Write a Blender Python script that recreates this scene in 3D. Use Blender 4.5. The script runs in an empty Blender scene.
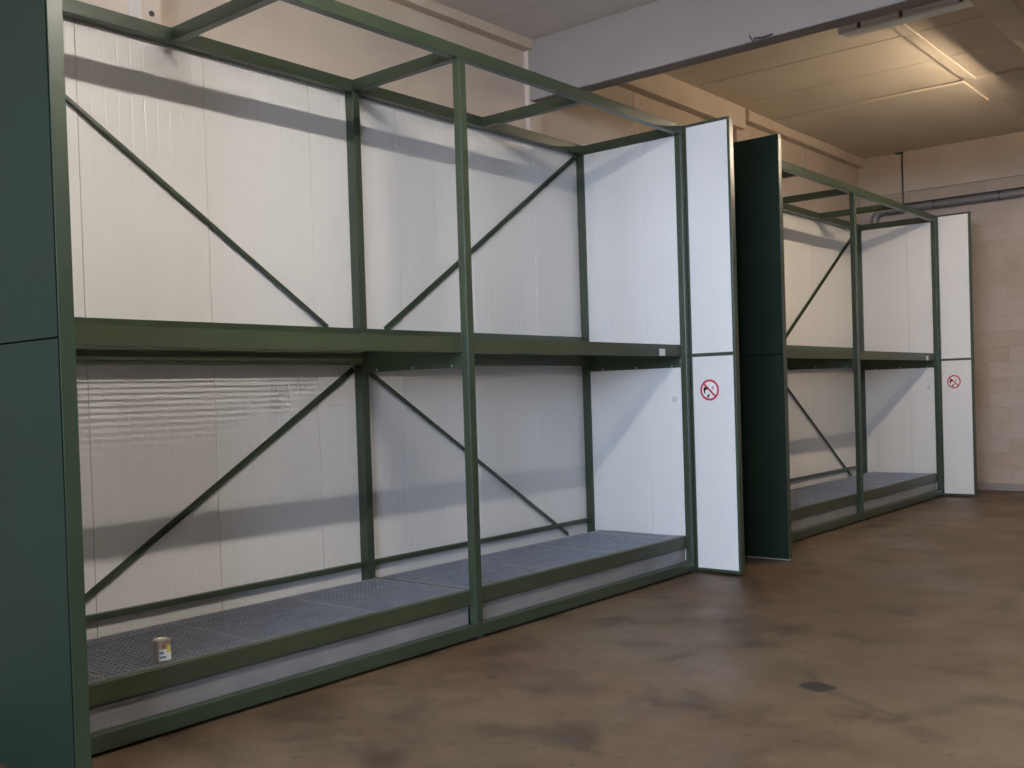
import bpy, bmesh, math, random
from mathutils import Matrix, Vector
random.seed(7)
S = bpy.context.scene
C = S.collection

# ------------------------------------------------------------------ camera
F_PX, PX, PY = 1011.135, 549.591, 409.411
cam_d = bpy.data.cameras.new('camera')
cam = bpy.data.objects.new('camera', cam_d); C.objects.link(cam)
cam_d.sensor_width = 36.0
cam_d.lens = F_PX / 1024.0 * 36.0
cam_d.shift_x = (512.0 - PX) / 1024.0
cam_d.shift_y = (PY - 384.0) / 1024.0
cam_d.clip_start = 0.05
fw = Vector((0.78135667, 0.62386883, -0.01641446))
rt = Vector((0.62325588, -0.78140409, -0.03097987))
up = Vector((0.0321537, -0.01397592, 0.99938522))
m = Matrix((rt, up, -fw)).transposed().to_4x4()
m.translation = Vector((-1.94776, -4.48579, 1.59059))
cam.matrix_world = m
S.camera = cam

# ------------------------------------------------------------------ sky and exposure
W = bpy.data.worlds.new('overcast_sky'); S.world = W; W.use_nodes = True
bg = W.node_tree.nodes['Background']
bg.inputs['Color'].default_value = (0.62, 0.76, 1.0, 1)
bg.inputs['Strength'].default_value = 21.0
S.view_settings.view_transform = 'Standard'
S.view_settings.look = 'None'
S.view_settings.gamma = 1.0
S.view_settings.use_curve_mapping = False
S.view_settings.exposure = 0.85
LAMP_A = ((1.0, 0.92, 0.83), 268.0)      # tube row over the near container
LAMP_B = ((1.0, 0.80, 0.58), 240.0)      # tube row over the far container

# daylight: portals in the high windows of the left side wall, behind the camera
FRONT_Y, BACK_Y, LEFT_X, END_X = -13.0, 1.47, -8.0, 13.3
WINDOWS = [(-8.4, -6.2), (-5.8, -3.6), (-3.2, -1.0), (-.8, 1.2)]      # y spans in the wall x = LEFT_X
WZ0, WZ1 = 2.3, 4.5
for (wy0, wy1) in WINDOWS:
    pl = bpy.data.lights.new('window_portal', 'AREA'); pl.shape = 'RECTANGLE'
    pl.size = wy1 - wy0; pl.size_y = WZ1 - WZ0; pl.cycles.is_portal = True
    po = bpy.data.objects.new('window_portal', pl); C.objects.link(po)
    po.location = (LEFT_X - 0.02, (wy0 + wy1) / 2, (WZ0 + WZ1) / 2)
    po.rotation_euler = (math.pi / 2, 0, -math.pi / 2)                 # faces +x, into the hall

# ------------------------------------------------------------------ materials
def mat(name, col, rough=0.5, metal=0.0, noise=None, bump=None, emit=None, coat=0.0, spec=0.5):
    """col: linear rgb. noise=(scale, dark factor, detail, stretch): wear; bump=(scale, strength)"""
    M = bpy.data.materials.new(name); M.use_nodes = True
    nt = M.node_tree; b = nt.nodes['Principled BSDF']
    b.inputs['Base Color'].default_value = (*col, 1)
    b.inputs['Roughness'].default_value = rough
    b.inputs['Metallic'].default_value = metal
    b.inputs['Coat Weight'].default_value = coat
    b.inputs['Specular IOR Level'].default_value = spec
    if noise or bump:
        tc = nt.nodes.new('ShaderNodeNewGeometry')
    if noise:
        mp = nt.nodes.new('ShaderNodeMapping'); mp.inputs['Scale'].default_value = noise[3]
        nt.links.new(tc.outputs['Position'], mp.inputs['Vector'])
        n = nt.nodes.new('ShaderNodeTexNoise'); n.inputs['Scale'].default_value = noise[0]
        n.inputs['Detail'].default_value = noise[2]
        nt.links.new(mp.outputs[0], n.inputs['Vector'])
        r = nt.nodes.new('ShaderNodeMapRange')
        r.inputs['From Min'].default_value = 0.3; r.inputs['From Max'].default_value = 0.7
        nt.links.new(n.outputs['Fac'], r.inputs['Value'])
        x = nt.nodes.new('ShaderNodeMix'); x.data_type = 'RGBA'
        x.inputs['A'].default_value = (*[c * k for c, k in zip(col, noise[1])], 1)
        x.inputs['B'].default_value = (*col, 1)
        nt.links.new(r.outputs[0], x.inputs['Factor'])
        nt.links.new(x.outputs['Result'], b.inputs['Base Color'])
    if bump:
        n2 = nt.nodes.new('ShaderNodeTexNoise'); n2.inputs['Scale'].default_value = bump[0]
        n2.inputs['Detail'].default_value = 6
        nt.links.new(tc.outputs['Position'], n2.inputs['Vector'])
        bp = nt.nodes.new('ShaderNodeBump'); bp.inputs['Strength'].default_value = bump[1]
        bp.inputs['Distance'].default_value = 0.02
        nt.links.new(n2.outputs['Fac'], bp.inputs['Height'])
        nt.links.new(bp.outputs[0], b.inputs['Normal'])
    if emit:
        b.inputs['Emission Color'].default_value = (*emit[0], 1)
        b.inputs['Emission Strength'].default_value = emit[1]
    return M

I3 = (1, 1, 1)
GREEN = mat('green_paint', (0.040, 0.059, 0.034), 0.33, noise=(3, (.85, .88, .85), 4, I3), spec=.6)
BEAMG = mat('olive_green_paint', (0.051, 0.064, 0.035), 0.4, noise=(3, (.85, .88, .85), 4, I3))
GREENP = mat('green_sheet', (0.010, 0.020, 0.011), 0.5, noise=(2, (.85, .88, .85), 4, I3), spec=.2)
WHITE = mat('white_sheet', (0.76, 0.76, 0.75), 0.30, noise=(1.2, (.95, .95, .95), 3, (1, 1, .3)))
GALV = mat('galvanised_steel', (0.46, 0.49, 0.55), 0.38, 0.7, noise=(14, (.75, .75, .77), 5, I3))
GALVL = mat('galvanised_bright', (0.55, 0.56, 0.57), 0.38, 0.7, noise=(20, (.85, .85, .85), 4, I3))
SUMP = mat('sump_sheet', (0.340, 0.340, 0.348), 0.40, 0.25, noise=(5, (.8, .8, .82), 5, (1, 1, 2)))
BLACK = mat('black_print', (0.012, 0.012, 0.014), 0.6, spec=.2)
SEAM = mat('joint_gasket', (0.002, 0.003, 0.002), 0.9, spec=0)
RED = mat('red_print', (0.55, 0.02, 0.05), 0.45)
GREYP = mat('grey_print', (0.35, 0.35, 0.38), 0.5)
PAPER = mat('white_sticker', (0.8, 0.8, 0.78), 0.5)
PLASTER = mat('beige_paint', (0.646, 0.541, 0.437), 0.75, noise=(1.6, (.86, .84, .82), 7, (1, 1, 1.6)), bump=(22, .12))
BLOCKM = mat('painted_block', (0.494, 0.408, 0.337), 0.75, noise=(2.2, (.90, .85, .80), 6, I3), bump=(30, .2))
def tint(M, k):
    nt = M.node_tree; b = nt.nodes['Principled BSDF']; src = b.inputs['Base Color'].links[0].from_socket
    oi = nt.nodes.new('ShaderNodeObjectInfo'); hs = nt.nodes.new('ShaderNodeHueSaturation')
    r = nt.nodes.new('ShaderNodeMapRange'); r.inputs['To Min'].default_value = 1 - k; r.inputs['To Max'].default_value = 1 + k
    nt.links.new(oi.outputs['Random'], r.inputs['Value']); nt.links.new(r.outputs[0], hs.inputs['Value'])
    r2 = nt.nodes.new('ShaderNodeMapRange'); r2.inputs['To Min'].default_value = 1.15; r2.inputs['To Max'].default_value = .9
    nt.links.new(oi.outputs['Random'], r2.inputs['Value']); nt.links.new(r2.outputs[0], hs.inputs['Saturation'])
    nt.links.new(src, hs.inputs['Color']); nt.links.new(hs.outputs[0], b.inputs['Base Color'])
tint(BLOCKM, .045)
CONC = mat('grey_concrete', (0.336, 0.289, 0.259), 0.75, noise=(1.3, (.86, .86, .86), 7, I3), bump=(25, .12))
CEIL = mat('ceiling_board', (0.741, 0.655, 0.532), 0.7, noise=(1.5, (.9, .88, .86), 5, I3))
CEILL = mat('ceiling_board_grey', (0.78, 0.72, 0.67), 0.7, noise=(1.5, (.88, .88, .88), 6, I3))
CEILD = mat('ceiling_joint', (0.07, 0.05, 0.04), 0.8)
MORTAR = mat('mortar', (0.46, 0.38, 0.31), 0.85)
DARKST = mat('dark_steel', (0.07, 0.065, 0.065), 0.4, 0.5)
PIPEM = mat('grey_pipe', (0.24, 0.22, 0.21), 0.4, 0.3)
LAMPB = mat('lamp_housing', (0.80, 0.82, 0.86), 0.4, 0.0)
LAMPD = mat('lamp_diffuser', (0.86, 0.89, 0.85), 0.35)
TIN = mat('tin_metal', (0.62, 0.56, 0.48), 0.30, 0.85)
TINP = mat('tin_band', (0.36, 0.17, 0.12), 0.45)
LABELW = mat('tin_label', (0.85, 0.87, 0.90), 0.45)
LABELY = mat('tin_label_yellow', (0.65, 0.55, 0.15), 0.45)
LABELB = mat('tin_label_blue', (0.15, 0.25, 0.45), 0.45)
TUBE_A = mat('tube_glow', (1, 1, 1), 0.4, emit=LAMP_A)
TUBE_B = mat('tube_glow_warm', (1, 1, 1), 0.4, emit=LAMP_B)
DARKW = mat('dark_brick', (0.20, 0.15, 0.12), 0.8, noise=(2, (.8, .8, .8), 5, I3))
ASPH = mat('asphalt', (0.12, 0.12, 0.12), 0.9)

def floor_material():
    M = bpy.data.materials.new('stained_concrete'); M.use_nodes = True
    nt = M.node_tree; b = nt.nodes['Principled BSDF']; L = nt.links.new
    g = nt.nodes.new('ShaderNodeNewGeometry')
    def noise(scale, detail, sc=(1, 1, 1), lo=.35, hi=.65, dist=0.0):
        mp = nt.nodes.new('ShaderNodeMapping'); mp.inputs['Scale'].default_value = sc
        L(g.outputs['Position'], mp.inputs['Vector'])
        n = nt.nodes.new('ShaderNodeTexNoise'); n.inputs['Scale'].default_value = scale
        n.inputs['Detail'].default_value = detail; n.inputs['Distortion'].default_value = dist
        L(mp.outputs[0], n.inputs['Vector'])
        r = nt.nodes.new('ShaderNodeMapRange'); r.inputs['From Min'].default_value = lo; r.inputs['From Max'].default_value = hi
        L(n.outputs['Fac'], r.inputs['Value']); return r.outputs[0]
    def mix(a, bcol, fac):
        x = nt.nodes.new('ShaderNodeMix'); x.data_type = 'RGBA'
        if isinstance(a, tuple): x.inputs['A'].default_value = (*a, 1)
        else: L(a, x.inputs['A'])
        if isinstance(bcol, tuple): x.inputs['B'].default_value = (*bcol, 1)
        else: L(bcol, x.inputs['B'])
        L(fac, x.inputs['Factor']); return x.outputs['Result']
    def mul(v, k):
        q = nt.nodes.new('ShaderNodeMath'); q.operation = 'MULTIPLY'; L(v, q.inputs[0]); q.inputs[1].default_value = k
        return q.outputs[0]
    c = mix((0.075, 0.049, 0.027), (0.132, 0.091, 0.052), noise(0.9, 10, lo=.32, hi=.68, dist=.6))
    c = mix(c, (0.119, 0.062, 0.034), mul(noise(0.55, 6, lo=.5, hi=.7), .6))        # reddish areas
    c = mix(c, (0.119, 0.095, 0.066), mul(noise(0.42, 6, lo=.5, hi=.68), .6))       # grey areas
    c = mix(c, (0.040, 0.026, 0.015), mul(noise(2.3, 9, (1, 1, 1), .52, .68, .5), .85))    # stains
    c = mix(c, (0.179, 0.127, 0.078), mul(noise(5, 8, lo=.56, hi=.76), .5))
    c = mix(c, (0.032, 0.022, 0.015), mul(noise(15, 4, lo=.63, hi=.70), .7))        # specks
    # single stains that have a place and a shape of their own: x, y, half length, half width, angle, colour, strength
    for (x, y, a, w, ang, col, k) in ((3.045, -2.245, .088, .070, math.atan2(-.16, -.05), (0.008, 0.008, 0.009), 1.0),
                                      (2.92, -2.50, .30, .035, math.atan2(-.42, -.22), (0.055, 0.045, 0.04), .6),
                                      (1.68, -1.62, .12, .06, math.atan2(-.2, .03), (0.055, 0.04, 0.03), .75),
                                      (2.49, -1.80, .06, .035, math.atan2(-.5, -.1), (0.06, 0.055, 0.05), .75),
                                      (4.62, -0.12, .22, .025, math.atan2(-.4, .3), (0.06, 0.05, 0.04), .6),
                                      (2.25, -0.66, .05, .03, 0.3, (0.05, 0.04, 0.035), .8)):
        mp = nt.nodes.new('ShaderNodeMapping'); mp.vector_type = 'TEXTURE'
        mp.inputs['Location'].default_value = (x, y, 0); mp.inputs['Rotation'].default_value = (0, 0, ang)
        mp.inputs['Scale'].default_value = (a, w, 1000)
        L(g.outputs['Position'], mp.inputs['Vector'])
        nn = nt.nodes.new('ShaderNodeTexNoise'); nn.inputs['Scale'].default_value = 14
        L(g.outputs['Position'], nn.inputs['Vector'])
        if k == 1.0:                                                   # a four-cornered dark patch
            p2 = nt.nodes.new('ShaderNodeVectorMath'); p2.operation = 'MULTIPLY'; L(mp.outputs[0], p2.inputs[0]); L(mp.outputs[0], p2.inputs[1])
            p4 = nt.nodes.new('ShaderNodeVectorMath'); p4.operation = 'MULTIPLY'; L(p2.outputs[0], p4.inputs[0]); L(p2.outputs[0], p4.inputs[1])
            dt = nt.nodes.new('ShaderNodeVectorMath'); dt.operation = 'DOT_PRODUCT'; L(p4.outputs[0], dt.inputs[0]); dt.inputs[1].default_value = (1, 1, 0)
            r = nt.nodes.new('ShaderNodeMapRange'); r.inputs['From Min'].default_value = 1.3; r.inputs['From Max'].default_value = .8
            L(dt.outputs['Value'], r.inputs['Value']); c = mix(c, col, mul(r.outputs[0], .95)); continue
        ln = nt.nodes.new('ShaderNodeVectorMath'); ln.operation = 'LENGTH'; L(mp.outputs[0], ln.inputs[0])
        ad = nt.nodes.new('ShaderNodeMath'); ad.operation = 'ADD'; L(ln.outputs['Value'], ad.inputs[0]); L(mul(nn.outputs['Fac'], .5), ad.inputs[1])
        r = nt.nodes.new('ShaderNodeMapRange'); r.inputs['From Min'].default_value = 1.45; r.inputs['From Max'].default_value = 1.0
        L(ad.outputs[0], r.inputs['Value'])
        c = mix(c, col, mul(r.outputs[0], k))
    L(c, b.inputs['Base Color'])
    rr = nt.nodes.new('ShaderNodeMapRange'); rr.inputs['To Min'].default_value = .38; rr.inputs['To Max'].default_value = .62
    L(noise(1.4, 5), rr.inputs['Value']); L(rr.outputs[0], b.inputs['Roughness'])
    bp = nt.nodes.new('ShaderNodeBump'); bp.inputs['Strength'].default_value = .12; bp.inputs['Distance'].default_value = .01
    n3 = nt.nodes.new('ShaderNodeTexNoise'); n3.inputs['Scale'].default_value = 6; n3.inputs['Detail'].default_value = 8
    L(g.outputs['Position'], n3.inputs['Vector']); L(n3.outputs['Fac'], bp.inputs['Height']); L(bp.outputs[0], b.inputs['Normal'])
    return M
FLOOR = floor_material()

# ------------------------------------------------------------------ helpers
CACHE = {}
def link(name, me, parent=None, loc=(0, 0, 0), rot=(0, 0, 0)):
    o = bpy.data.objects.new(name, me); C.objects.link(o)
    o.parent = parent; o.location = loc; o.rotation_euler = rot
    return o
def add_box(bm, x0, x1, y0, y1, z0, z1, mi=0):
    v = [bm.verts.new((x, y, z)) for x in (x0, x1) for y in (y0, y1) for z in (z0, z1)]
    for q in ((0, 1, 3, 2), (4, 6, 7, 5), (0, 4, 5, 1), (2, 3, 7, 6), (0, 2, 6, 4), (1, 5, 7, 3)):
        bm.faces.new([v[i] for i in q]).material_index = mi
def finish(name, bm, mats, smooth=False):
    bmesh.ops.recalc_face_normals(bm, faces=bm.faces)
    me = bpy.data.meshes.new(name); bm.to_mesh(me); bm.free()
    for q in (mats if isinstance(mats, (list, tuple)) else [mats]): me.materials.append(q)
    if smooth:
        for p in me.polygons: p.use_smooth = True
    return me
def box(name, x0, x1, y0, y1, z0, z1, mt, parent=None, bev=0.004):
    """one bevelled bar; its origin is its centre; alike bars share their mesh"""
    d = (round(x1 - x0, 4), round(y1 - y0, 4), round(z1 - z0, 4)); key = (d, mt.name, bev)
    me = CACHE.get(key)
    if me is None:
        bm = bmesh.new(); add_box(bm, -d[0] / 2, d[0] / 2, -d[1] / 2, d[1] / 2, -d[2] / 2, d[2] / 2)
        if bev: bmesh.ops.bevel(bm, geom=bm.edges[:], offset=min(bev, min(d) * .3), segments=2, affect='EDGES', profile=.5)
        me = CACHE[key] = finish(name, bm, mt)
    return link(name, me, parent, ((x0 + x1) / 2, (y0 + y1) / 2, (z0 + z1) / 2))
def joined(name, boxes, mt, parent=None, loc=(0, 0, 0), bev=0.0):
    bm = bmesh.new()
    for b in boxes: add_box(bm, *b)
    if bev: bmesh.ops.bevel(bm, geom=bm.edges[:], offset=bev, segments=1, affect='EDGES')
    return link(name, finish(name, bm, mt), parent, loc)
def tube(name, pts, r, mt, parent=None, seg=14):
    cu = bpy.data.curves.new(name, 'CURVE'); cu.dimensions = '3D'; cu.bevel_depth = r; cu.bevel_resolution = seg // 4
    cu.use_fill_caps = True
    sp = cu.splines.new('POLY'); sp.points.add(len(pts) - 1)
    for p, q in zip(sp.points, pts): p.co = (*q, 1)
    tmp = bpy.data.objects.new(name, cu); C.objects.link(tmp)
    me = bpy.data.meshes.new_from_object(tmp.evaluated_get(bpy.context.evaluated_depsgraph_get()))
    bpy.data.objects.remove(tmp); bpy.data.curves.remove(cu)
    me.materials.clear(); me.materials.append(mt)
    for p in me.polygons: p.use_smooth = True
    return link(name, me, parent)
def tag(o, label, cat=None, group=None, kind=None):
    o['label'] = label
    if cat: o['category'] = cat
    if group: o['group'] = group
    if kind: o['kind'] = kind
    return o
def struct(o, label):
    o['kind'] = 'structure'; o['label'] = label; return o
def empty(name, loc=(0, 0, 0), rz=0):
    o = bpy.data.objects.new(name, None); C.objects.link(o); o.location = loc; o.rotation_euler = (0, 0, rz)
    o.empty_display_size = .2; return o

# ------------------------------------------------------------------ the hall
CZ, CZL = 5.02, 4.83            # ceiling height right / left of the concrete cross beam
BX0, BX1, BZ = 5.31, 5.495, 4.285
struct(joined('floor', [(LEFT_X - .3, END_X + .3, FRONT_Y - .3, BACK_Y + .4, -.2, 0)], FLOOR), 'brown stained concrete hall floor')
wb = struct(joined('wall_back', [(LEFT_X, END_X + .3, BACK_Y + .03, BACK_Y + .33, 0, 5.3)], MORTAR), 'beige painted wall behind the green storage units')
ed = [LEFT_X, -1.9, 1.45, 5.38, 7.10, 9.42, 11.4, END_X]
for a, b in zip(ed[:-1], ed[1:]):
    box('wall_panel', a + .003, b - .003, BACK_Y, BACK_Y + .04, 0, 5.05, PLASTER, wb, .003)
for (a, b, d, zt) in ((1.425, 1.565, .14, CZL), (BX0 - .02, BX1 - .01, .05, CZL), (9.28, 9.50, .06, CZ)):
    pil = box('pilaster', a, b, BACK_Y - d, BACK_Y + .005, 0, zt, PLASTER, wb, .006)
bm = bmesh.new(); bmesh.ops.create_cone(bm, cap_ends=True, segments=12, radius1=.018, radius2=.018, depth=.012)
link('anchor_bolt', finish('anchor_bolt', bm, DARKST), wb, (1.497, BACK_Y - .14, 4.02), (math.pi / 2, 0, 0))

we = struct(joined('wall_right', [(END_X + .007, END_X + .33, FRONT_Y, BACK_Y + .03, 0, 5.3)], MORTAR), 'end wall of painted blocks under a plain concrete lintel')
# painted block courses below the lintel; the part near the containers block by block
CH, BL, Z0B = .2165, .53, .096
far = []
for r in range(20):
    z0 = Z0B + r * CH; y = BACK_Y - .001 - (BL / 2 if r % 2 else 0)
    if r % 2: box('block', END_X, END_X + .05, y + .004, BACK_Y - .001, z0 + .003, z0 + CH - .003, BLOCKM, we, .005)
    while y > FRONT_Y:
        y2 = max(y - BL, FRONT_Y)
        dx = random.choice((0, .002, .004, -.002))
        if y > -3.2: box('block', END_X + dx, END_X + .05, y2 + .004, y - .004, z0 + .003, z0 + CH - .003, BLOCKM, we, .005)
        elif y - y2 > .05: far.append((END_X + dx, END_X + .05, y2 + .004, y - .004, z0 + .003, z0 + CH - .003))
        y = y2
tag(joined('block_courses', far, BLOCKM, we), 'rows of painted blocks far along the end wall', kind='stuff')
for (a, b) in ((.772, BACK_Y - .002), (-5.2, .766), (FRONT_Y, -5.206)):
    box('lintel_panel', END_X - .025, END_X + .05, a, b, Z0B + 20 * CH, 5.05, PLASTER, we, .004)
struct(box('baseboard_right', END_X - .012, END_X + .03, FRONT_Y, BACK_Y - .002, 0, .094, CONC, None, .004), 'grey plinth strip along the foot of the end wall')
struct(joined('wall_front', [(LEFT_X - .3, END_X + .3, FRONT_Y - .3, FRONT_Y, 0, 5.3)], DARKW), 'dark long wall behind the camera')
wl = [(LEFT_X - .3, LEFT_X, FRONT_Y, BACK_Y + .03, 0, WZ0), (LEFT_X - .3, LEFT_X, FRONT_Y, BACK_Y + .03, WZ1, 5.3)]
we_ = [FRONT_Y] + [v for w in WINDOWS for v in w] + [BACK_Y + .03]
for k in range(0, len(we_), 2): wl.append((LEFT_X - .3, LEFT_X, we_[k], we_[k + 1], WZ0, WZ1))
struct(joined('wall_left', wl, PLASTER), 'side wall with high windows behind the camera')
for k, (wy0, wy1) in enumerate(WINDOWS):
    ym, zm, t = (wy0 + wy1) / 2, (WZ0 + WZ1) / 2, .03
    struct(joined('window_%d' % (k + 1), [(LEFT_X - .2, LEFT_X - .15, wy0, wy1, WZ0, WZ0 + 2 * t), (LEFT_X - .2, LEFT_X - .15, wy0, wy1, WZ1 - 2 * t, WZ1),
           (LEFT_X - .2, LEFT_X - .15, wy0, wy0 + 2 * t, WZ0, WZ1), (LEFT_X - .2, LEFT_X - .15, wy1 - 2 * t, wy1, WZ0, WZ1),
           (LEFT_X - .2, LEFT_X - .15, ym - t, ym + t, WZ0, WZ1), (LEFT_X - .2, LEFT_X - .15, wy0, wy1, zm - t, zm + t)], LAMPB), 'high window frame in the side wall behind the camera')
struct(joined('ground', [(-60, LEFT_X - .3, -40, 40, -.25, -.02)], ASPH), 'asphalt yard outside the windows')

# ceiling: boards between joints
ce = struct(joined('ceiling', [(LEFT_X, BX0 + .05, FRONT_Y, BACK_Y + .03, CZL + .03, CZL + .4), (BX1 - .05, END_X + .03, FRONT_Y, BACK_Y + .03, CZ + .03, CZ + .28)], CEILD), 'boarded hall ceiling')
yb = [BACK_Y - .0, -1.03, -1.15, -3.55, -3.67, -6.1, -6.22, FRONT_Y]
xs = [BX1 + .02, 6.19, 7.19, 8.19, 9.19, 10.16, 11.18, 12.19, END_X - .03]
for i in range(len(xs) - 1):
    for (y1, y0) in ((yb[0], yb[1]), (yb[2], yb[3]), (yb[4], yb[5]), (yb[6], yb[7])):
        o = box('ceiling_board', xs[i] + .008, xs[i + 1] - .008, y0 + .004, y1 - .004, CZ, CZ + .03, CEIL, ce, .003)
        if i == 5: o.location.z -= .022; o.rotation_euler.x = .008 if y1 > 0 else 0
        if i == 4: o.location.z += .002
for (y1, y0) in ((yb[1], yb[2]), (yb[3], yb[4]), (yb[5], yb[6])):
    for i in range(len(xs) - 1):
        box('batten', xs[i] + .004, xs[i + 1] - .004, y0, y1, CZ - .012, CZ + .028, CEIL, ce, .003)
xl = [LEFT_X, -6.3, -5.3, -4.3, -3.3, -2.3, -1.3, -.3, .7, 1.7, 2.7, 3.7, 4.67, BX0 - .0]
for i in range(len(xl) - 1):
    for (y1, y0) in ((yb[0], -2.3), (-2.31, -5.6), (-5.61, FRONT_Y)):
        box('ceiling_board', xl[i] + .004, xl[i + 1] - .004, y0, y1, CZL, CZL + .03, CEILL, ce, .003)
struct(box('trim_1', BX0, BX1, FRONT_Y, BACK_Y, BZ, CZ + .05, CONC, None, .012), 'grey concrete cross beam running out from the back wall')
struct(box('trim_2', BX1, END_X, -2.38, -2.12, 4.60, CZ + .01, CEIL, None, .008), 'tan longitudinal beam below the ceiling boards')
struct(box('trim_3', LEFT_X, BX0, -2.38, -2.12, 4.60, CZL + .01, CONC, None, .008), 'grey longitudinal beam above the near storage unit')
struct(box('trim_4', BX1, 9.40, 1.345, BACK_Y, 4.755, CZ, PLASTER, None, .006), 'cream ledge beam on the wall right of the cross beam')
struct(box('trim_5', 9.50, END_X, 1.355, BACK_Y, 4.885, CZ, PLASTER, None, .006), 'cream ledge beam on the wall near the far corner')
struct(box('trim_6', LEFT_X, BX0, 1.37, BACK_Y, 4.742, CZL, PLASTER, None, .006), 'pinkish ledge beam on the wall left of the cross beam')

# ------------------------------------------------------------------ storage container
PW, RD, YR, H = .062, .085, 1.034, 3.85      # post width, depth of the rear posts, front of the rear posts, height
YP = YR + RD + .004                # inner face of the back panels
PT = .06                           # panel thickness
XC = 2.845

def ribbed_panel(w, h, ribs, flip=False):
    """sandwich panel, local x 0..w, z 0..h, white micro-ribbed face at y=0, green back at y=PT"""
    key = ('panel', round(w, 3), round(h, 3), ribs)
    if key in CACHE: return CACHE[key]
    bm = bmesh.new(); prof = [(0, .004), (.0018, .0)]
    p = w / ribs
    for k in range(1, ribs):
        x = k * p
        prof += [(x - .006, 0), (x - .003, .0006), (x + .003, .0006), (x + .006, 0)]
    prof += [(w - .0018, 0), (w, .004)]
    lo = [bm.verts.new((x, y, 0)) for x, y in prof]; hi = [bm.verts.new((x, y, h)) for x, y in prof]
    for i in range(len(prof) - 1): bm.faces.new((lo[i], lo[i + 1], hi[i + 1], hi[i]))
    b = [bm.verts.new(q) for q in ((0, PT, 0), (w, PT, 0), (w, PT, h), (0, PT, h))]
    for q in (b, (lo[0], hi[0], b[3], b[0]), (lo[-1], hi[-1], b[2], b[1]), hi + [b[2], b[3]], lo + [b[1], b[0]]):
        bm.faces.new(q).material_index = 1
    me = finish('wall_panel', bm, [WHITE, GREENP]); CACHE[key] = me; return me

def grating_mesh(w, d):
    """welded bar grating: bearing bars along y, round cross rods along x, edge frame; origin at a corner, top at z=0"""
    key = ('grating', round(w, 3), round(d, 3))
    if key in CACHE: return CACHE[key]
    bm = bmesh.new(); n = max(2, round(w / .033)); 
    for k in range(1, n): x = w * k / n; add_box(bm, x - .0015, x + .0015, .004, d - .004, -.008, -.001, 0)
    nn = round(d / .040)
    for k in range(1, nn): y = d * k / nn; add_box(bm, .003, w - .003, y - .0025, y + .0025, -.005, 0, 0)
    for q in ((0, .005, 0, d), (w - .005, w, 0, d), (0, w, 0, .005), (0, w, d - .005, d)): add_box(bm, *q, -.03, .0015, 1)
    me = finish('grating', bm, [GALV, GALVL]); CACHE[key] = me; return me

def c_beam(name, x0, x1, yf, z0, z1, parent, depth=.05, t=.004):
    """pressed C section, web at y=yf facing front, flanges to the rear with a lip"""
    key = ('cbeam', round(x1 - x0, 4), round(z1 - z0, 4), depth)
    if key not in CACHE:
        L = x1 - x0; hh = z1 - z0; bm = bmesh.new()
        add_box(bm, 0, L, 0, .008, 0, hh); bmesh.ops.bevel(bm, geom=bm.edges[:], offset=.0025, segments=2, affect='EDGES')
        for q in ((0, L, t, depth, 0, t), (0, L, t, depth, hh - t, hh), (0, L, depth - t, depth, t, .022), (0, L, depth - t, depth, hh - .022, hh - t)): add_box(bm, *q)
        CACHE[key] = finish(name, bm, BEAMG)
    return link(name, CACHE[key], parent, (x0, yf, z0))

def brace(x0, z0, x1, z1, y, parent):
    a = math.atan2(z1 - z0, x1 - x0); L = math.hypot(x1 - x0, z1 - z0)
    bm = bmesh.new()
    add_box(bm, 0, L, 0, .005, -.016, .016); add_box(bm, 0, L, -.022, .0, -.016, -.012)
    return link('diagonal_brace', finish('diagonal_brace', bm, GREEN), parent, (x0, y, z0), (0, -a, 0))

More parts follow.
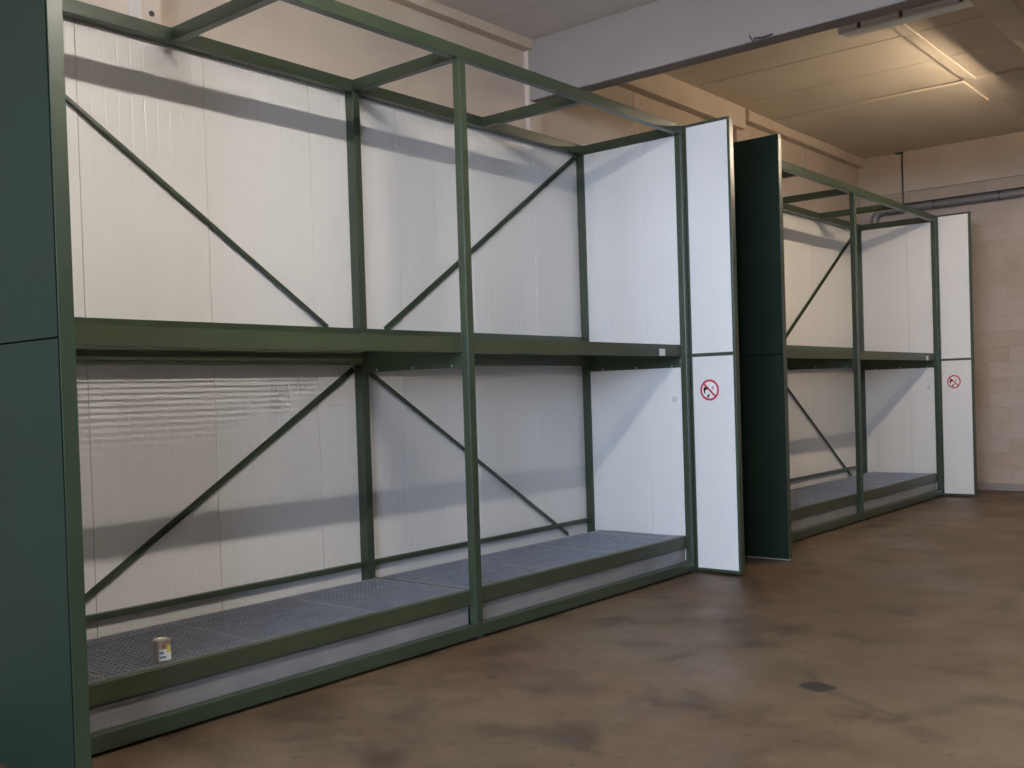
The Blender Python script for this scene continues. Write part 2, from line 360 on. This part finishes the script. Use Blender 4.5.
def sign_mesh(R):
    """no-naked-flame sign: local x right, z up, facing -y"""
    if 'sign' in CACHE: return CACHE['sign']
    bm = bmesh.new(); N = 48
    def poly(pts, y, mi):
        a = [bm.verts.new((x, y, z)) for x, z in pts]; b = [bm.verts.new((x, .001, z)) for x, z in pts]
        bm.faces.new(a).material_index = mi; bm.faces.new(b[::-1]).material_index = mi
        for i in range(len(pts)):
            j = (i + 1) % len(pts); bm.faces.new((a[i], a[j], b[j], b[i])).material_index = mi
    circ = lambda r, s=0: [(r * math.cos(2 * math.pi * k / N), r * math.sin(2 * math.pi * k / N)) for k in range(N)]
    poly(circ(R * 1.04), -.0006, 0)
    o, i_ = circ(R), circ(R * .81)
    for k in range(N):
        j = (k + 1) % N
        bm.faces.new([bm.verts.new((x, -.0016, z)) for x, z in (o[k], o[j], i_[j], i_[k])]).material_index = 1
    # match: stick from the lower middle up to the right, black hand on the left, grey flame at upper right
    def seg(x0, z0, x1, z1, w0, w1, y, mi):
        dx, dz = x1 - x0, z1 - z0; l = math.hypot(dx, dz); nx, nz = -dz / l, dx / l
        poly([(R * (x0 + nx * w0), R * (z0 + nz * w0)), (R * (x0 - nx * w0), R * (z0 - nz * w0)),
              (R * (x1 - nx * w1), R * (z1 - nz * w1)), (R * (x1 + nx * w1), R * (z1 + nz * w1))], y, mi)
    seg(-.26, -.72, -.05, -.38, .10, .08, -.0010, 2)
    poly([(R * x, R * z) for x, z in ((-.66, .12), (-.60, .30), (-.42, .30), (-.22, .16), (-.24, .04), (-.44, .02), (-.50, -.14), (-.44, -.30), (-.50, -.36), (-.64, -.18))], -.0010, 2)
    poly([(R * x, R * z) for x, z in ((.18, .06), (.26, .30), (.44, .46), (.46, .26), (.40, .10), (.28, .00))], -.0010, 3)
    a = math.radians(-45)
    c, s = math.cos(a), math.sin(a); w = .09
    poly([(R * (x * c - z * s), R * (x * s + z * c)) for x, z in ((-.9, -w), (.9, -w), (.9, w), (-.9, w))], -.0018, 1)
    CACHE['sign'] = finish('prohibition_sign', bm, [PAPER, RED, BLACK, GREYP]); return CACHE['sign']

def wing(root, side, L):
    """open narrow door wing standing square to the front; side -1 = left, +1 = right"""
    WD, T, ZL, ZM = .4314, .065, .02, 1.874
    x0 = 0 if side < 0 else L
    inn = x0 if side > 0 else x0 + T                 # inner (white) face
    out = x0 + T if side > 0 else x0
    sgn = 1 if side > 0 else -1                       # direction from the inner to the outer face
    # core: a green box body that carries everything
    bm = bmesh.new()
    ia, ib = sorted((inn + sgn * .004, out)); add_box(bm, ia, ib, -WD, 0, ZL, H)
    bmesh.ops.bevel(bm, geom=bm.edges[:], offset=.003, segments=2, affect='EDGES')
    w = link('door_wing', finish('door_wing', bm, GREENP), root)
    fx = sorted((inn, inn + sgn * .006))
    for (ya, ybb, za, zb) in ((-WD, -WD + .020, ZL, H), (-.020, 0, ZL, H), (-WD + .02, -.02, ZL, ZL + .022), (-WD + .02, -.02, H - .022, H), (-WD + .02, -.02, ZM - .013, ZM + .013)):
        box('frame_strip', fx[0], fx[1], ya, ybb, za, zb, GREEN, w, .0015)
    px_ = sorted((inn + sgn * .002, inn + sgn * .006))
    for (za, zb) in ((ZL + .024, ZM - .015), (ZM + .015, H - .024)):
        tag(box('inner_sheet', px_[0], px_[1], -WD + .021, -.021, za, zb, WHITE, w, .001), 'white inner sheet of the wing')
    # two outer sheets with a thin joint, and the front edge strip
    ox = sorted((out, out + sgn * .004))
    for (za, zb) in ((ZL, ZM - .004), (ZM + .004, H)):
        box('outer_sheet', ox[0], ox[1], -WD + .004, -.002, za, zb, GREENP, w, 0)
    box('joint_strip', *sorted((out, out + sgn * .0025)), -WD + .004, -.002, ZM - .004, ZM + .004, SEAM, w, 0)
    box('edge_strip', *sorted((inn + sgn * .002, out)), -WD - .004, -WD, ZL, H, GREEN, w, .0015)
    if side < 0: box('bottom_seal', -.006, T, -WD - .003, 0, .008, .0195, GALVL, w, .001)
    if side > 0:
        s = link('prohibition_sign', sign_mesh(.09), w, (inn - .0005, -.182, 1.572), (0, 0, -math.pi / 2))
        s['label'] = 'round red no naked flame sign'
    return w

def grate_spans(a, b, first):
    xs = []; x = a
    if first: xs.append((a, .405)); x = .412
    while x < b - .02:
        e = min(x + .827, b)
        if b - e < .12: e = b
        xs.append((x, e)); x = e + .005
    return xs

def container(name, loc, L, label):
    root = empty(name, loc); tag(root, label, 'storage container', 'green framed storage containers')
    # bottom rails, posts, top rails
    box('bottom_rail', 0, L, 0, PW, .018, .097, GREEN, root)
    box('bottom_rail', 0, L, YR, YR + PW, .018, .097, GREEN, root)
    for x in (0, L - PW): box('bottom_rail', x, x + PW, PW, YR, .018, .097, GREEN, root)
    for x in (0, L - PW):
        for y in (0, YR): box('foot', x, x + PW, y, y + PW, 0, .018, DARKST, root, .002)
    for y in (0, YR): box('foot', XC, XC + PW, y, y + PW, 0, .018, DARKST, root, .002)
    for x in (0, XC, L - PW):
        for y in (0, YR):
            p = box('post', x, x + PW, y, y + (RD if y else PW), .097, H - .082, GREEN, root, .005)
            if x == XC and y == 0: box('cover_strip', x + .0045, x + .011, y - .002, y, .10, H - .085, GREEN, root, .0006)
    for y in (0, YR): box('top_rail', 0, L, y, y + (RD if y else PW), H - .082, H, GREEN, root)
    for x in (0, 1.445, XC, (XC + L) / 2 - .03, L - PW):
        box('top_cross_beam', x, x + PW, PW, YR, H - .080, H - .002, GREEN, root)
    # levels
    for bi, (a, b) in enumerate(((PW, XC), (XC + PW, L - PW))):
        # mid level
        c_beam('shelf_beam', a, b, .045, 1.870, 1.968, root)
        c_beam('shelf_beam', a, b, YR - .02, 1.828, 1.950, root)
        for x in ((a, a + .006), (b - .008, b)): box('end_plate', x[0], x[1], .036, .10, 1.868, 1.970, GREEN, root, .001)
        box('wall_rail', a, b, YP - .043, YP - .004, 2.052, 2.094, GREEN, root, .003)
        box('wall_rail', a, b, YP - .043, YP - .004, .386, .421, GREEN, root, .003)
        # base level
        c_beam('floor_beam', a, b, .045, .222, .318, root)
        c_beam('floor_beam', a, b, .965, .222, .300, root)
        for x in ((a, a + .006), (b - .008, b)): box('end_plate', x[0], x[1], .036, .10, .220, .320, GREEN, root, .001)
        for (g0, g1) in grate_spans(a + .004, b - .004, bi == 0):
            link('grating', grating_mesh(g1 - g0, .862), root, (g0, .098, .318))
            link('grating', grating_mesh(g1 - g0, .862), root, (g0, .098, 1.952))
        # sump tray under the grating: open steel tub
        joined('sump_tray', [(a + .004, b - .004, .070, .075, .10, .235), (a + .004, b - .004, 1.01, 1.015, .10, .235),
                             (a + .004, a + .009, .075, 1.01, .10, .235), (b - .009, b - .004, .075, 1.01, .10, .235),
                             (a + .004, b - .004, .070, 1.015, .095, .10), (a + .004, b - .004, .055, .075, .205, .210)], SUMP, root)
        tag(box('beam_sticker', b - .36, b - .27, .0438, .0446, 1.872, 1.930, PAPER, root, 0), 'small white sticker on the shelf beam') if bi else None
    for x in (0, XC, L - PW):
        box('shelf_arm', x + .004, x + PW - .004, PW, YR, 1.774, 1.940, GREEN, root)
        for y in (.15, .52, .88):
            bm = CACHE.get('bolt')
            if bm is None:
                q = bmesh.new(); bmesh.ops.create_cone(q, cap_ends=True, segments=6, radius1=.009, radius2=.009, depth=.008)
                bm = CACHE['bolt'] = finish('bolt', q, GALVL)
            link('bolt', bm, root, (x + .001, y, 1.787), (0, math.pi / 2, 0))
    box('floor_arm', XC + .004, XC + PW - .004, PW, YR, .25, .312, GREEN, root)
    # braces in front of the back panels
    yy = YP - .010
    brace(.19, 3.758, 2.617, 2.097, yy, root); brace(3.147, 2.099, L - PW - .02, 3.757, yy, root)
    brace(.51, .315, 2.83, 1.804, yy, root); brace(2.955, 1.80, 5.275, .307, yy, root)
    # back panels
    e = [0, .09, .90, 1.71, 2.52, 3.33, 4.14, 4.95, L]
    for a, b in zip(e[:-1], e[1:]):
        link('back_panel', ribbed_panel(b - a - .0012, 3.74, max(1, round((b - a) / .081))), root, (a + .0006, YP, .10))
    # side panels (white inside, green outside)
    for side in (0, 1):
        for (y0, y1) in ((PW + .002, .3927), (.3933, YP - .004)):
            me = ribbed_panel(y1 - y0, 3.66, max(1, round((y1 - y0) / .081)))
            if side: link('side_panel', me, root, (L - PW + .012, y1, .105), (0, 0, -math.pi / 2))
            else: link('side_panel', me, root, (PT - .002, y0, .105), (0, 0, math.pi / 2))
    for (za, zb) in ((.02, 1.870), (1.878, H)):
        box('outer_sheet', -.004, -.0002, -.002, YP + PT, za, zb, GREENP, root, 0)
        box('outer_sheet', L + .0002, L + .004, .001, YP + PT, za, zb, GREENP, root, .0008)
    for x in ((-.0025, -.0001), (L + .0001, L + .0025)): box('joint_strip', *x, -.002, YP + PT, 1.870, 1.878, SEAM, root, 0)
    wing(root, -1, L); wing(root, 1, L)
    # information label on the right inner wall
    ib = bmesh.new(); add_box(ib, 0, .078, -.0008, 0, 0, .062, 0)
    for k in range(5):
        z = .008 + k * .0105; add_box(ib, .006, .006 + random.uniform(.045, .066), -.0014, -.0006, z, z + .005, 1)
    t = link('information_label', finish('information_label', ib, [PAPER, GREYP]), root, (L - PW + .0115, .170, 1.470), (0, 0, -math.pi / 2))
    t['label'] = 'small label with grey lines of print'
    return root

container('storage_container', (0, 0, 0), 5.635, 'nearer and larger looking green framed container holding the paint tin')
container('storage_container', (6.4992, -.024, 0), 5.749, 'farther green framed container next to the block end wall')

# ------------------------------------------------------------------ paint tin
tin = empty('paint_tin', (.742, .175, .3195), math.radians(0)); tag(tin, 'small open metal paint tin with a white label on the grating', 'paint tin')
def lathe(name, prof, mats, parent, seg=40):
    """prof: (r, z, material)"""
    bm = bmesh.new(); rings = []
    for r, z, _ in prof: rings.append([bm.verts.new((r * math.cos(2 * math.pi * k / seg), r * math.sin(2 * math.pi * k / seg), z)) for k in range(seg)])
    for i in range(len(prof) - 1):
        for k in range(seg):
            j = (k + 1) % seg; bm.faces.new((rings[i][k], rings[i][j], rings[i + 1][j], rings[i + 1][k])).material_index = prof[i][2]
    bm.faces.new(rings[0][::-1]); bm.faces.new(rings[-1])
    me = finish(name, bm, mats); o = link(name, me, parent)
    return o
lathe('tin_body', [(.040, 0, 0), (.0432, .002, 0), (.0432, .005, 0), (.0415, .0065, 0), (.0415, .099, 0), (.0435, .1005, 0), (.0435, .1045, 0), (.041, .106, 0)], [TIN], tin)
lathe('lid', [(.0385, .1035, 0), (.0385, .1085, 0), (.036, .1095, 0), (.034, .1065, 0)], [TIN], tin)
def wrap(name, a0, a1, z0, z1, r, mt, parent, n=14):
    bm = bmesh.new(); q = []
    for k in range(n + 1):
        a = a0 + (a1 - a0) * k / n
        q.append([bm.verts.new((rr * math.cos(a), rr * math.sin(a), z)) for rr, z in ((r, z0), (r, z1), (r - .0006, z1), (r - .0006, z0))])
    for i in range(n):
        for k in range(4): bm.faces.new((q[i][k], q[i][(k + 1) % 4], q[i + 1][(k + 1) % 4], q[i + 1][k]))
    bm.faces.new(q[0]); bm.faces.new(q[-1][::-1])
    return link(name, finish(name, bm, mt), parent)
A0 = math.atan2(-4.486 - .175, -1.948 - .742)      # towards the viewer's side of the room
wrap('paper_label', A0 - .40, A0 + 1.40, .008, .062, .0421, LABELW, tin)
wrap('label_band', A0 + .60, A0 + 1.25, .044, .080, .0425, LABELY, tin)
wrap('label_print', A0 - .25, A0 + .45, .020, .030, .0426, LABELB, tin)
wrap('label_print', A0 - .30, A0 + .20, .040, .052, .0426, LABELB, tin)
wrap('brown_band', A0 - .05, A0 + .50, .066, .088, .0420, TINP, tin)
bpy.context.view_layer.update()

# ------------------------------------------------------------------ lamps
def tube_lamp(name, x0, x1, y, z, tube_mat, label):
    r = empty(name, ((x0 + x1) / 2, y, z)); L = x1 - x0
    tag(r, label, 'ceiling lamp', 'tube lamps under the longitudinal beam')
    box('housing', -L / 2 - .03, L / 2 + .03, -.045, .045, .045, .105, LAMPB, r, .004)
    for s in (-1, 1):
        for e in (-1, 1): box('socket', e * L / 2 - .012 + e * .008, e * L / 2 + .012 + e * .008, s * .028 - .014, s * .028 + .014, -.018, .046, LAMPB, r, .002)
        tube('tube', [(-L / 2, s * .028, 0), (L / 2, s * .028, 0)], .013, tube_mat, r)
    return r
tube_lamp('tube_lamp', .9, 2.1, -2.38, 4.49, TUBE_A, 'lit white tube lamp hung in front of the near container')
tube_lamp('tube_lamp', 8.7, 9.9, -2.38, 4.49, TUBE_B, 'lit warm tube lamp hung in front of the far container')

lf = empty('ceiling_lamp', (6.88, -1.73, 4.79)); tag(lf, 'unlit grey strip lamp below the tan ceiling at top right', 'ceiling lamp')
box('housing', -.075, .075, -.80, .80, -.055, .03, LAMPB, lf, .006)
box('diffuser', -.06, .09, -.79, .79, -.085, -.055, LAMPD, lf, .008)
for e in (-1, 1): box('end_cap', -.08, .095, e * .80 - .012, e * .80 + .012, -.09, .035, LAMPB, lf, .004)
for y in (.62, .25, -.25): box('clip', -.085, -.070, y - .014, y + .014, -.075, .01, DARKST, lf, .002)
for y in (.5, -.5): box('bracket', -.012, .012, y - .02, y + .02, .03, .232, DARKST, lf, .002)

# ------------------------------------------------------------------ pipe on the end wall
pp = empty('wall_pipe', (END_X - .09, 0, 4.165)); tag(pp, 'grey pipe along the end wall with a bend behind the far container', 'pipe')
pts = [(0, FRONT_Y + .1, 0), (0, 1.06, 0)] + [(0, 1.06 + .13 * math.sin(a), -.13 + .13 * math.cos(a)) for a in [math.pi / 2 * k / 8 for k in range(1, 9)]] + [(0, 1.19, -1.6)]
tube('pipe_run', pts, .055, PIPEM, pp)
tube('conduit', [(.03, FRONT_Y + .1, .072), (.03, .9, .072)], .014, DARKST, pp)
for y in (.98, .30, -.6, -1.6, -2.8, -4.2, -5.6, -7.0):
    box('pipe_clamp', -.05, .09, y - .015, y + .015, -.052, .052, DARKST, pp, .003)

# ------------------------------------------------------------------ cables
wc = empty('wall_cable', (END_X - .03, .772, 4.24)); tag(wc, 'thin dark cable running up the end wall above the pipe', 'cable')
tube('cable_run', [(-.006, 0, 0), (-.006, .004, .5), (-.006, 0, .765)], .009, DARKST, wc)
box('junction_box', -.05, 0, -.02, .09, .755, .778, DARKST, wc, .003)
hk = empty('hanging_wire', (BX0 + .03, -.86, BZ)); tag(hk, 'bit of dark wire hooked on the lower edge of the concrete beam', 'wire')
tube('wire_loop', [(-.036, .05, .05), (-.036, .03, .015), (-.03, .0, -.012), (.0, -.03, -.014), (.01, -.06, -.004)], .006, DARKST, hk)
tube('wire_end', [(-.036, .01, .02), (-.040, -.07, .008), (-.036, -.15, .016)], .008, DARKST, hk)
